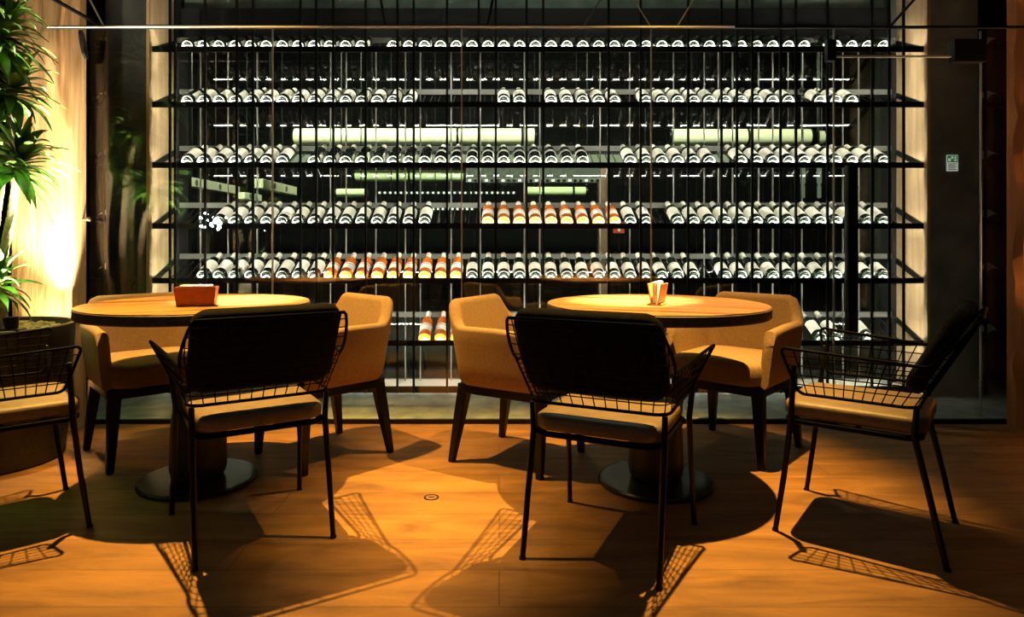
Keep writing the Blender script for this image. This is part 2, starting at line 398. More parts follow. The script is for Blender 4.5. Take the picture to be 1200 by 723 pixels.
# bottles
BR = .0385
def make_bottle_meshes():
    prof = [(.004, .018), (.020, .012), (.030, .002), (BR-.002, 0), (BR, .004), (BR, .185), (BR-.002, .198), (BR-.010, .214), (.020, .230), (.0155, .244), (.0145, .285), (.0165, .287), (.0165, .298), (.013, .300)]
    bm = bmesh.new(); lathe(bm, prof, 24); body_d = mesh('bottle_glass', bm, M['bottle'], 50)
    bm = bmesh.new(); lathe(bm, prof, 24); body_a = mesh('amber_glass', bm, M['amber'], 50)
    def patch(z0, z1, half, mat, nm):
        bm = bmesh.new(); n = 18; rows = []
        for z in (z0, z1):
            for rr in (BR+.0003, BR+.0011):
                rows.append([bm.verts.new((math.sin(a)*rr, -math.cos(a)*rr, z)) for a in [(-half + 2*half*i/n) for i in range(n+1)]])
        a0, a1, b0, b1 = rows
        for i in range(n):
            for q in ((a1[i], a1[i+1], b1[i+1], b1[i]), (a0[i+1], a0[i], b0[i], b0[i+1]), (a0[i], a0[i+1], a1[i+1], a1[i]), (b1[i], b1[i+1], b0[i+1], b0[i])): bm.faces.new(q)
        for i in (0, n): bm.faces.new((a0[i], a1[i], b1[i], b0[i]))
        return mesh(nm, bm, mat, 60)
    lab_long = patch(.045, .155, R(98), M['labelw'], 'label_long')
    lab_short = patch(.036, .108, R(98), M['labelw'], 'label_short')
    lab_small = patch(.050, .102, R(80), M['labelw'], 'label_small')
    twin = patch(.095, .103, R(120), M['labelring'], 'label_twin')
    band = patch(.112, .122, R(150), M['labelring'], 'label_band')
    def cap(mat, nm, z0=.236):
        bm = bmesh.new(); lathe(bm, [(.0172, z0), (.0160, .262), (.0155, .284), (.0176, .2865), (.0176, .3005), (.002, .3012)], 18, cap0=True); return mesh(nm, bm, mat, 50)
    return body_d, body_a, lab_long, lab_short, lab_small, twin, band, cap(M['capsule'], 'capsule_pale'), cap(M['capdark'], 'capsule_dark'), cap(M['orangecap'], 'capsule_ivory')
B_D, B_A, L_L, L_S, L_A, L_T, L_B, C_P, C_D, C_I = make_bottle_meshes()
tilt = math.atan2(RISE+.012, DEP - .024)
nrm = Vector((0, -math.sin(tilt), math.cos(tilt))); axs = Vector((0, math.cos(tilt), math.sin(tilt)))
ordn = lambda n: str(n) + ('th' if 10 <= n % 100 <= 20 else {1: 'st', 2: 'nd', 3: 'rd'}.get(n % 10, 'th'))
shelfname = ['top shelf', 'second shelf down', 'third shelf down', 'fourth shelf down', 'fifth shelf down', 'bottom shelf']
def slots(*ranges):
    out = []
    for (a, b) in ranges:
        out += [k for k in range(-2, 45) if a <= 235.4+18.68*k <= b]
    return sorted(set(out))
rows = [
    slots((214, 430), (450, 960), (975, 1050)),
    slots((214, 485), (583, 615), (640, 728), (750, 930), (950, 1018)),
    slots((214, 335), (355, 690), (735, 840), (862, 1055)),
    slots((250, 500), (562, 768), (790, 1055)),
    slots((230, 820), (845, 855), (870, 1055)),
    slots((250, 330), (490, 540), (960, 985), (1010, 1025)),
]
orange = {3: (562, 727), 4: (376, 540), 5: (490, 540)}
def put_bottle(x, z, amber, style, label, group, turn=0, y0=YR):
    base = Vector((x, y0+.030, z-.012)) + axs*.016 + nrm*(.0325+.0036)
    t = bpy.data.objects.new('wine_bottle', None); COL.objects.link(t); t.empty_display_size = .03
    t.location = base; t.rotation_euler = (-(PI/2 - tilt), 0, 0)
    tag(t, label, 'bottle', group)
    link('glass_body', B_A if amber else B_D, t)
    lm, cm, bd = style
    l = link('label', lm, t)
    c = link('capsule', cm, t)
    if bd: link('label_band', L_B, t)
    l.rotation_euler.z = random.uniform(-.25, .25) + turn
    if bd == 2: link('label_band', L_T, t)
    return t
for si, ks in enumerate(rows):
    rnd = random.Random(si)
    nd = 0; na = 0
    ambers = [k for k in ks if si in orange and orange[si][0] <= 235.4+18.68*k <= orange[si][1]]
    for j, k in enumerate(ks):
        px = 235.4 + 18.68*k
        am = k in ambers
        if am:
            na += 1
            style = (L_A, C_I, True); turn = 0
            lab = 'amber wine bottle with white label, %s amber one from left, %s' % (ordn(na), shelfname[si])
            grp = 'amber wine bottles on the ' + shelfname[si]
        else:
            nd += 1; turn = 0
            if si == 2:
                style = (L_L, C_P, False) if (px > 730 or px < 340) else (L_S, C_P, 2) if px > 505 else (L_S, C_P, False)
                turn = 0 if (px > 730 or px < 340) else 2.7
            elif si == 4: style = (L_S, C_P, True) if px > 545 else (L_L, C_P, False)
            elif si == 1:
                style = (L_L, C_P if rnd.random() < .6 else C_D, False)
                turn = rnd.uniform(1.1, 2.4) if px < 300 or 410 < px < 480 else -.9 if 735 < px < 935 else 0
            elif si == 0: style = (L_S, C_D, False); turn = 2.9
            else: style = (L_L, C_P, False)
            lab = 'dark wine bottle with pale label, %s dark one from left, %s' % (ordn(nd), shelfname[si])
            grp = 'dark wine bottles on the ' + shelfname[si]
        put_bottle(px2x(px, YR), ZS[si], am, style, lab, grp, turn)
# two narrow neighbouring racks seen past the piers
for side, (xa, xb), cols in (('left', (px2x(100, YR), px2x(123, YR)), [114]), ('right', (px2x(1153, YR), px2x(1200, YR)), [1172])):
    rk = thing('side_rack', 'narrow dark wine rack past the %s pier' % side, 'wine rack', ((xa+xb)/2, YR, .031))
    off = Vector(((xa+xb)/2, YR, .031))
    for z in ZS:
        bm = bmesh.new(); box(bm, Vector((xa, YR, z-.016))-off, Vector((xb, YR+.010, z+.014))-off); obj('front_rail', bm, M['black_metal'], rk)
        bm = bmesh.new(); box(bm, Vector((xa, YR+DEP+.022, z+.130))-off, Vector((xb, YR+DEP+.030, z+.165))-off); obj('rear_rail', bm, M['black_metal'], rk)
        bm = bmesh.new()
        for c in cols:
            for dx in (-.025, .025):
                x = px2x(c, YR)+dx; tube(bm, [Vector((x, YR+.030, z-.012))-off, Vector((x, YR+DEP+.006, z+RISE+.0))-off], .0032, 5)
        obj('support_rods', bm, M['black_metal'], rk)
    for x in (xa+.006, xb-.006):
        bm = bmesh.new(); box(bm, Vector((x-.006, YR-.012, .031))-off, Vector((x+.006, YR-.001, 4.0))-off); obj('upright', bm, M['black_metal'], rk)
        bm = bmesh.new(); box(bm, Vector((x-.006, YR+DEP+.031, .031))-off, Vector((x+.006, YR+DEP+.043, 4.0))-off); obj('upright', bm, M['black_metal'], rk)
    for si, z in enumerate(ZS):
        for c in cols:
            put_bottle(px2x(c, YR), z, False, (L_S, C_P, False), 'dark wine bottle on the %s of the narrow rack past the %s pier' % (shelfname[si], side), 'bottles in the narrow %s rack' % side)

# ------------------------------------------------------------------ next room behind the smoked glass
def tubelamp(name, pts, r, mat, label, cap=True, caps_at=(), n=20):
    A = Vector(pts[0]); B = Vector(pts[1])
    t = thing(name, label, 'duct', (A+B)/2)
    o_ = (A+B)/2; d_ = (B-A).normalized()
    bm = bmesh.new(); tube(bm, [A-o_, B-o_], r, n); obj('duct_body', bm, M[mat], t, 50)
    for q, s in ((A, -1), (B, 1)):
        bm = bmesh.new(); tube(bm, [q-o_+d_*s*.0005, q-o_+d_*s*.025], [r*1.03, r*.97], n); obj('end_cap', bm, M['black_metal'], t, 50)
    for f in caps_at:
        q = A.lerp(B, f) - o_
        bm = bmesh.new(); tube(bm, [q-d_*.012, q+d_*.012], r*1.04, n); obj('collar', bm, M['black_metal'], t, 50)
    for f in (.15, .85):
        q = A.lerp(B, f)
        bm = bmesh.new(); tube(bm, [q-o_+Vector((0, 0, r*.9)), Vector((q.x, q.y, 4.99))-o_], .006, 6); obj('hanger', bm, M['black_metal'], t)
    return t
YD = 7.0
tubelamp('air_duct', (P(346, 160, YD), P(626, 160, YD)), .085, 'duct', 'long pale air duct behind the left half of the second shelf', caps_at=(.68, .95))
tubelamp('air_duct', (P(786, 160.5, YD), P(948, 160.5, YD)), .083, 'duct', 'long pale air duct behind the right half of the second shelf', caps_at=(.55,))
tubelamp('air_duct', (P(957, 161, YD), P(964, 161, YD)), .07, 'duct', 'short pale duct end right of the long right-hand air duct')
tubelamp('air_duct', (P(417, 206, 7.4), P(543, 206, 7.4)), .061, 'duct2', 'green air duct under the third shelf left of the wavy panel', caps_at=(.5,))
tubelamp('air_duct', (P(395, 226, 6.6), P(428, 226, 6.6)), .040, 'duct2', 'short green air duct above the fourth shelf, left')
tubelamp('air_duct', (P(616, 224, 7.4), P(686, 224, 7.4)), .048, 'duct2', 'short green air duct below the wavy lit panel', caps_at=(.8,))
def square_duct(pa, Ya, Yb_, h, label):
    A = P(*pa, Ya); B = Vector((A.x, Yb_, A.z)); o_ = (A+B)/2
    t = thing('square_duct', label, 'duct', o_)
    bm = bmesh.new(); box(bm, A-o_-Vector((h/2, 0, h/2)), B-o_+Vector((h/2, 0, h/2)), .004); obj('duct_body', bm, M['duct'], t)
    for f in (.3, .65):
        q = A.lerp(B, f)-o_
        bm = bmesh.new(); tube(bm, [q+Vector((h/2, 0, 0)), q+Vector((h/2+.004, 0, 0))], .03, 16); obj('outlet', bm, M['rearbar'], t, 50)
        bm = bmesh.new(); tube(bm, [q+Vector((0, 0, h/2)), Vector((q.x, q.y, 4.99-o_.z))], .006, 6); obj('hanger', bm, M['black_metal'], t)
square_duct((197, 209), 6.0, 7.55, .088, 'long square square duct running back behind the left rack end')
square_duct((303, 215), 6.0, 7.0, .085, 'short square square duct above the fourth shelf, right of the long one')
square_duct((283, 229), 7.0, 7.5, .07, 'smallest square square duct between the two others')
# long pale ceiling panel seen through the gaps of the third shelf
A = P(200, 180, 7.4); B = P(850, 194, 7.6)
t = thing('ceiling_lamp', 'long pale lamp glimpsed between the bottles of the third shelf', 'lamp', ((A.x+B.x)/2, 7.5, (A.z+B.z)/2))
hx, hz = (B.x-A.x)/2, (A.z-B.z)/2
bm = bmesh.new(); box(bm, (-hx, -.03, -hz), (hx, .03, hz), .01); obj('diffuser', bm, M['panel'], t)
bm = bmesh.new(); box(bm, (-hx-.02, -.025, hz+.0005), (hx+.02, .04, hz+.03)); obj('housing', bm, M['black_metal'], t)
for s in (-.7, .7):
    bm = bmesh.new(); tube(bm, [(s*hx, 0, hz+.03), (s*hx, 0, 4.99-(A.z+B.z)/2)], .006, 6); obj('hanger', bm, M['black_metal'], t)
# wavy translucent panel with a perforated rail
A = P(546, 195, 6.6); B = P(704, 209, 6.6)
t = thing('wavy_panel', 'wavy backlit panel with a perforated rail behind the middle shelves', 'panel', ((A.x+B.x)/2, 6.6, B.z))
hx = (B.x-A.x)/2; hz = A.z-B.z
bm = bmesh.new(); prev = None
for i in range(61):
    x = -hx + 2*hx*i/60; y = .03*math.sin(i*1.4)
    r = [bm.verts.new((x, y, 0)), bm.verts.new((x, y, hz)), bm.verts.new((x, y+.01, hz)), bm.verts.new((x, y+.01, 0))]
    if prev:
        for k in range(4): bm.faces.new((prev[k], prev[(k+1) % 4], r[(k+1) % 4], r[k]))
    else: bm.faces.new(r)
    prev = r
bm.faces.new(list(reversed(prev)))
obj('sheet', bm, M['frost'], t, 60)
bm = bmesh.new(); box(bm, (-hx, -.05, -.045), (hx, -.02, -.005), .002); rr = obj('rail', bm, M['rearbar'], t)
for i in range(24):
    bm = bmesh.new(); x = -hx + .04 + i*(2*hx-.08)/23; box(bm, (x-.014, -.056, -.036), (x+.014, -.0505, -.014)); obj('slot', bm, M['bulb'] if i % 3 == 0 else M['black_metal'], rr)
for s in (-.8, .8):
    bm = bmesh.new(); tube(bm, [(s*hx, .005, hz), (s*hx, .005, 4.99-B.z)], .006, 6); obj('hanger', bm, M['black_metal'], t)
for (xa, xb, y, lab, n) in ((442, 605, 226, 'rail of tiny lights above the amber bottles of the fourth shelf', 26), (505, 556, 245, 'short rail of tiny lights in the gap of the fourth shelf', 9)):
    yy = 7.2 if n > 10 else 7.13; A = P(xa, y, yy); B = P(xb, y, yy); o_ = (A+B)/2
    t = thing('light_rail', lab, 'lamp', o_)
    bm = bmesh.new(); box(bm, A-o_+Vector((0, -.01, -.012)), B-o_+Vector((0, .02, .012)), .003); obj('bar', bm, M['black_metal'], t)
    for i in range(n):
        q = A.lerp(B, (i+.5)/n)-o_; bm = bmesh.new(); tube(bm, [q+Vector((0, -.0105, 0)), q+Vector((0, -.022, 0))], .012, 8); obj('bulb', bm, M['bulb'], t)
    for s in (.1, .9):
        q = A.lerp(B, s)-o_; bm = bmesh.new(); tube(bm, [q+Vector((0, .005, .01)), Vector((q.x, q.y+.005, 4.99-o_.z))], .006, 6); obj('hanger', bm, M['black_metal'], t)
# glass cylinders, copper post and small red sign in that room
for px, lab in ((941, 'left of two bright glass tubes hanging below the third shelf, right'), (960, 'right of two bright glass tubes hanging below the third shelf, right')):
    A = P(px, 232, 6.4)
    t = thing('glass_tube', lab, 'lamp', A, 0, 'hanging glass tubes')
    bm = bmesh.new(); lathe(bm, [(.016, 0), (.018, .01), (.018, .11), (.012, .12), (.012, .13), (.022, .14), (.022, .29), (.01, .30)], 14); obj('tube', bm, M['frost'], t, 40)
    bm = bmesh.new(); tube(bm, [(0, 0, .30), (0, 0, 4.99-A.z)], .005, 6); obj('cable', bm, M['black_metal'], t)
A = P(707, 232, 6.9)
bm = bmesh.new(); box(bm, (A.x-.05, 6.85, .0), (A.x+.05, 6.95, P(0, 198, 6.9).z), .008); o = obj('post', bm, M['copper']); tag(o, 'copper clad post seen through the rack right of the wavy panel', 'post')
A = P(725, 267, 6.2)
t = thing('floor_sign', 'small red sign with a white mark behind the fourth shelf', 'sign', (A.x, 6.2, 0))
bm = bmesh.new(); box(bm, (-.05, -.008, A.z-.05), (.05, .008, A.z+.05), .003); pl = obj('plate', bm, M['red'], t)
bm = bmesh.new(); box(bm, (-.008, -.012, A.z-.032), (.012, -.0085, A.z+.03)); obj('mark', bm, M['paper'], pl)
bm = bmesh.new(); tube(bm, [(0, 0, .012), (0, 0, A.z-.05)], .008, 8); lathe(bm, [(.09, 0), (.09, .01), (.02, .014)], 20); obj('stand', bm, M['black_metal'], t, 40)
# sparkling crystal lamp far behind the viewer (shows as a glitter in the left pane)
t = thing('crystal_lamp', 'cluster of sparkling bluish bulbs mirrored in the left glass pane', 'lamp', (-4.07, -2.0, 1.26))
rnd = random.Random(4)
for i in range(34):
    bm = bmesh.new(); bmesh.ops.create_icosphere(bm, subdivisions=1, radius=rnd.uniform(.010, .026), matrix=Matrix.Translation((rnd.gauss(0, .075), rnd.uniform(-.1, .1), rnd.gauss(-.02, .05)))); obj('bulb', bm, M['crystal'], t)
bm = bmesh.new(); tube(bm, [(0, 0, .05), (0, 0, 3.735)], .005, 6)
lathe(bm, [(.16, -.006), (.16, .006)], 20); obj('frame', bm, M['black_metal'], t)

# safety sign on the right pier
c = P(1115.5, 191, YP)
t = thing('exit_sign', 'small white and green safety sign on the right concrete pier', 'sign', (c.x, YP-.001, c.z))
bm = bmesh.new(); box(bm, (-.036, -.005, -.052), (.036, 0, .050), .001); pl = obj('plate', bm, M['sign_plate'], t)
bm = bmesh.new(); box(bm, (-.033, -.0062, .004), (.033, -.0051, .046)); pb = obj('green_field', bm, M['sign_green'], pl)
bm = bmesh.new()
box(bm, (-.029, -.0076, .010), (-.012, -.0066, .028)); box(bm, (-.010, -.0076, .026), (.004, -.0066, .040)); box(bm, (.008, -.0076, .012), (.026, -.0066, .020)); box(bm, (.012, -.0076, .024), (.022, -.0066, .040))
obj('pictogram', bm, M['sign_plate'], t)
bm = bmesh.new()
for i in range(5): box(bm, (-.028, -.0064, -.008-i*.009), (.028 - (i % 2)*.012, -.0055, -.004-i*.009))
obj('print', bm, M['sign_d'], t)
# dark strap bracket on the column
c = P(97, 53, 3.70)
bm = bmesh.new()
pts = [(-.030, .072), (-.018, .076), (.0, .055), (.022, .0), (.034, -.05), (.036, -.068), (.022, -.070), (-.004, -.045), (-.022, .0), (-.033, .05)]
f = [bm.verts.new((x, -.006, z)) for x, z in pts]; g = [bm.verts.new((x, .010, z)) for x, z in pts]
bm.faces.new(f); bm.faces.new(list(reversed(g)))
for i in range(len(pts)): bm.faces.new((f[i], f[(i+1) % len(pts)], g[(i+1) % len(pts)], g[i]))
o = obj('wall_bracket', bm, M['black_metal'], None, None, (px2x(86, 3.62)+.008, 3.695, c.z)); o.rotation_euler.z = PI/2; tag(o, 'dark blade-shaped metal bracket on the timber column below the rail', 'bracket')
# brass knob
c = P(98, 257, 3.7)
bm = bmesh.new(); tube(bm, [(0, .01, 0), (0, -.012, .0), (0, -.03, .002), (0, -.035, .002)], [.008, .008, .014, .008], 12)
o = obj('coat_knob', bm, M['copper'], None, 50, (px2x(86, 3.62)+.004, 3.705, c.z)); o.rotation_euler.z = PI/2; tag(o, 'small brown knob on the lit timber column', 'knob')

# ------------------------------------------------------------------ tables
TR, TZ = .460, .76
def round_table():
    t = thing('round_table', '', 'table')
    bm = bmesh.new(); lathe(bm, [(TR-.012, TZ-.003), (TR-.005, TZ-.0015), (TR-.004, TZ)], 96, cap0=True, cap1=True)
    top = obj('tabletop', bm, M['tabletop'], t, 30)
    bm = bmesh.new(); lathe(bm, [(TR-.02, TZ-.046), (TR-.004, TZ-.044), (TR, TZ-.039), (TR, TZ-.006), (TR-.003, TZ-.0035)], 96, cap0=True, cap1=True)
    e = obj('table_edge', bm, M['edge_wood'], t, 30); e['label'] = 'dark bevelled table edge'
    bm = bmesh.new(); lathe(bm, [(.16, TZ-.060), (.16, TZ-.0465)], 40); obj('mount_plate', bm, M['black_metal'], t, 30)
    bm = bmesh.new(); lathe(bm, [(.040, .42), (.040, TZ-.061)], 28); obj('post', bm, M['black_metal'], t, 40)
    bm = bmesh.new(); lathe(bm, [(.072, .0225), (.100, .028), (.112, .05), (.115, .10), (.110, .24), (.098, .36), (.078, .41), (.042, .425)], 40); obj('pedestal', bm, M['drum'], t, 40)
    bm = bmesh.new(); lathe(bm, [(.235, .001), (.240, .004), (.240, .014), (.232, .020), (.10, .022)], 72); obj('base_plate', bm, M['base_metal'], t, 30)
    return t
tA = round_table(); TA = Vector((-1.285, 2.87, 0)); TB = Vector((.664, 2.852, 0))
tA.location = TA; tA.rotation_euler.z = R(25); tA['label'] = 'round wooden table at left, beside the potted plant, holding a red-brown leather box'; tA['group'] = 'round pedestal tables'
dup(tA, TB, R(-20), 'round wooden table at right, holding a small wooden napkin stand', 'round pedestal tables')

# leather napkin box (left table), wooden napkin stand seen end-on (right table)
def flared_shell(bm, w0, d0, w1, d1, h, th):
    ob = [bm.verts.new((sx*w0/2, sy*d0/2, 0)) for sx, sy in ((-1,-1),(1,-1),(1,1),(-1,1))]
    ot = [bm.verts.new((sx*w1/2, sy*d1/2, h)) for sx, sy in ((-1,-1),(1,-1),(1,1),(-1,1))]
    it = [bm.verts.new((sx*(w1/2-th), sy*(d1/2-th), h)) for sx, sy in ((-1,-1),(1,-1),(1,1),(-1,1))]
    ib = [bm.verts.new((sx*(w0/2-th), sy*(d0/2-th), th)) for sx, sy in ((-1,-1),(1,-1),(1,1),(-1,1))]
    bm.faces.new(list(reversed(ob))); bm.faces.new(ib)
    for A, B in ((ob, ot), (ot, it), (it, ib)):
        for k in range(4): bm.faces.new((A[k], A[(k+1) % 4], B[(k+1) % 4], B[k]))
    bmesh.ops.bevel(bm, geom=bm.edges[:], offset=.0018, segments=2, affect='EDGES')
q = P(230.5, 354, 2.74)
t = thing('napkin_box', 'red-brown leather box of white napkins on the left round table', 'napkin box', (q.x, 2.74, TZ+.0005), R(13))
bm = bmesh.new(); flared_shell(bm, .142, .060, .158, .078, .078, .006); sh = obj('box', bm, M['leather'], t)
bm = bmesh.new(); box(bm, (-.060, -.0315, .006), (-.054, -.0295, .070)); 
obj('stitching', bm, M['leather'], sh)
for i in range(4):
    bm = bmesh.new(); box(bm, (-.060, -.024+i*.0125, .007), (.060, -.014+i*.0125, .083+.002*(i % 2)), .002); obj('napkin', bm, M['paper'], t)
q = P(771, 356, 2.80)
t = thing('napkin_stand', 'small wooden wedge stand of white napkins on the right round table', 'napkin stand', (q.x, 2.80, TZ+.0005), R(62))
bm = bmesh.new(); box(bm, (-.055, -.030, 0), (.055, .030, .006), .001); obj('base', bm, M['holder_wood'], t)
for s in (-1, 1):
    bm = bmesh.new(); vs = []
    for (y, z) in ((.012, .0062), (.016, .0062), (.030, .088), (.026, .088)):
        for x in (-.055, .055): vs.append(bm.verts.new((x, s*y, z)))
    for f in ((0,2,4,6), (7,5,3,1), (0,1,3,2), (2,3,5,4), (4,5,7,6), (6,7,1,0)): bm.faces.new([vs[i] for i in f])
    obj('side_board', bm, M['holder_wood'], t)
for i in range(3):
    bm = bmesh.new(); box(bm, (-.048, -.010+i*.0072, .0065), (.048, -.004+i*.0072, .094+.003*(i % 2)), .001); obj('napkin', bm, M['paper'], t)

# ------------------------------------------------------------------ wire armchair
# local frame: +Y is forward (the way the sitter looks), X right
def sstep(a, b, x):
    x = max(0, min(1, (x-a)/(b-a))); return x*x*(3-2*x)
def shell_pt(s, z):
    """s in [0,1]: from left arm tip round the back to right arm tip, at height z"""
    zc = min(z, .665)
    wf = .232 + .50*(zc-.50); w = .232 + .20*(zc-.50)
    fb = -.165 - .56*max(0, z-.46)
    front = .175 + .25*(zc-.50)
    rad = .05
    la = front - (fb + rad); lc = rad*PI/2; lb = 2*(w-rad)
    # fixed parameter breaks so that wires stay vertical
    if s > .5:
        p = shell_pt(1-s, z); return Vector((-p.x, p.y, p.z))
    if s <= .30: f = s/.30; return Vector((-(wf + (w-wf)*f), front - la*f, z))
    if s <= .36:
        a = (s-.30)/.06*PI/2; return Vector((-w+rad-rad*math.cos(a), fb+rad-rad*math.sin(a), z))
    f = (s-.36)/.28; return Vector((-w+rad+lb*f, fb, z))
def ztop(s):
    s = min(s, 1-s)
    return .662 - .028*min(1, s/.28) + .155*(.7*max(0, min(1, (s-.300)/.045)) + .3*sstep(.300, .345, s))
def wire_chair():
    t = thing('wire_armchair', '', 'chair')
    zb = .495
    levels = [.495, .530, .565, .600, .632, .665, .70, .735, .765]
    parts = {'wire_arm_l': (0., .300), 'wire_back': (.300, .700), 'wire_arm_r': (.700, 1.)}
    for nm, (s0, s1) in parts.items():
        bm = bmesh.new()
        # verticals
        sv = []
        if nm != 'wire_back':
            n = 11; sv = [s0 + (s1-s0)*i/n for i in range(n+1)]
        else:
            n = 14; sv = [s0 + (s1-s0)*i/n for i in range(n+1)]
        for s in sv:
            if s in (0., 1.): continue
            zt = ztop(s); tube(bm, [shell_pt(s, zb + (zt-zb)*i/4) for i in range(5)], .0021, 5)
        # horizontals
        for z in levels[1:]:
            run = []
            N = 60
            for i in range(N+1):
                s = s0 + (s1-s0)*i/N
                edge = min(s, 1-s)
                ok = z < ztop(s) - .004 and not (edge < .0001 and z > .64)
                if ok: run.append(shell_pt(s, z))
                if (not ok or i == N) and run:
                    if len(run) > 1: tube(bm, run, .0021, 5)
                    run = []
        # rims
        N = 48
        ss = [s0 + (s1-s0)*i/N for i in range(N+1)]
        top = [shell_pt(s, ztop(s)) for s in ss]; bot = [shell_pt(s, zb) for s in ss]
        if nm == 'wire_back':
            tube(bm, top, .0055, 8); tube(bm, bot, .0055, 8)
        else:
            if nm == 'wire_arm_r': top.reverse(); bot.reverse(); tip = 1.
            else: tip = 0.
            # top reversed so that it runs back -> front
            T_ = list(reversed(top)); B_ = bot
            # rounded front corners
            front = []
            zt = ztop(tip)
            def fp(z, back): 
                p = shell_pt(tip, z); p.y -= back; return p
            c = .022
            for i in range(0, 6):
                a = i/5*PI/2; front.append(fp(zt - c + c*math.cos(a), c - c*math.sin(a)))
            for i in range(0, 6):
                a = i/5*PI/2; front.append(fp(zb + c - c*math.sin(a), c - c*math.cos(a)))
            T2 = [p for p in T_ if p.y < fp(zt, c).y]; B2 = [p for p in B_ if p.y < fp(zb, c).y]
            tube(bm, T2 + front + B2, .0055, 8)
        obj('wire_arm' if nm != 'wire_back' else 'wire_back', bm, M['black_wire'], t, 60)
    # legs
    for sx in (-1, 1):
        bm = bmesh.new()
        tube(bm, [(sx*.2375, .250, 0), (sx*.232, .222, .20), (sx*.228, .200, .40), (sx*.252, .185, .592), (sx*.252, .185, .600)], [.009, .010, .0105, .010, .005], 10); l = obj('leg', bm, M['black_metal'], t, 40)
        bm = bmesh.new(); lathe(bm, [(.011, 0), (.011, .008)], 12, (sx*.2375, .250, .0)); obj('foot_glide', bm, M['black_metal'], l)
        bm = bmesh.new()
        tube(bm, [(sx*.220, -.258, 0), (sx*.219, -.215, .20), (sx*.217, -.170, .40), (sx*.220, -.176, .492)], [.009, .010, .0105, .009], 10); l = obj('leg', bm, M['black_metal'], t, 40)
        bm = bmesh.new(); lathe(bm, [(.011, 0), (.011, .008)], 12, (sx*.220, -.258, .0)); obj('foot_glide', bm, M['black_metal'], l)
    # seat frame
    bm = bmesh.new()
    def rr(hw, y0, y1, c, z, n=6):
        out = []
        for (cx_, cy_, a0) in ((hw-c, y1-c, 0), (-hw+c, y1-c, 90), (-hw+c, y0+c, 180), (hw-c, y0+c, 270)):
            for i in range(n+1):
                a = R(a0+90*i/n); out.append(Vector((cx_+c*math.cos(a), cy_+c*math.sin(a), z)))
        return out
    tube(bm, rr(.209, -.185, .222, .05, .392), .0105, 8, closed=True)
    tube(bm, [(-.205, 0, .392), (.205, 0, .392)], .008, 8); tube(bm, [(-.205, .12, .392), (.205, .12, .392)], .008, 8)
    obj('seat_frame', bm, M['black_wire'], t, 60)
    # seat cushion
    def cushion(name, sections, mat):
        bm = bmesh.new(); prev = None; first = None
        for (loop) in sections:
            r = [bm.verts.new(p) for p in loop]
            if prev:
                for k in range(len(r)): bm.faces.new((prev[k], prev[(k+1) % len(r)], r[(k+1) % len(r)], r[k]))
            else: bm.faces.new(list(reversed(r)))
            prev = r
        bm.faces.new(prev)
        return obj(name, bm, mat, t, 60)
    secs = []
    for (ins, z) in ((.02, .4035), (.005, .408), (0, .416), (0, .444), (.003, .452), (.012, .458), (.05, .462), (.12, .463)):
        secs.append(rr(.209-ins, -.205+ins, .235-ins, max(.06-ins*.25, .02), z))
    cushion('seat', secs, M['brown_leather'])
    # back cushion: padded slab lying against the wire back, reclined
    secs = []
    ux = Vector((1, 0, 0)); uv = Vector((0, -.489, .873)); un = Vector((0, .873, .489))   # along the back, and its normal (forward)
    o0 = Vector((0, -.165-.56*(.52-.46)+.004, .52))
    W, H = .236, .312
    for (ins, d) in ((.018, .004), (.004, .009), (0, .020), (0, .040), (.006, .052), (.025, .062), (.07, .067), (.11, .068)):
        lp = []
        c = max(.055-ins*.3, .015)
        for (cx_, cy_, a0) in ((W-ins-c, H-ins-c, 0), (-W+ins+c, H-ins-c, 90), (-W+ins+c, ins+c, 180), (W-ins-c, ins+c, 270)):
            for i in range(7):
                a = R(a0+90*i/6); x = cx_+c*math.cos(a); y = cy_+c*math.sin(a)
                bow = .018*(x/W)**2
                lp.append(o0 + ux*x + uv*y + un*(d + bow))
        secs.append(lp)
    cushion('backrest', secs, M['black_fabric'])
    return t
def yaw(f): return math.atan2(-f[0], f[1])       # +Y local -> f
wc = wire_chair()
wc.location = (-.896, 2.43, 0); wc.rotation_euler.z = yaw((-.52, .855)); wc['group'] = 'black wire armchairs'
wc['label'] = 'black wire armchair seen from behind at the left table'
dup(wc, (.385, 2.31, 0), yaw((.43, .90)), 'black wire armchair seen from behind at the right table')
dup(wc, (1.322, 2.423, 0), yaw((-.80, .60)), 'black wire armchair seen from the side at the right, facing the right table')
dup(wc, (-1.816, 2.425, 0), yaw((.75, .663)), 'black wire armchair cut by the left edge, in front of the planter')

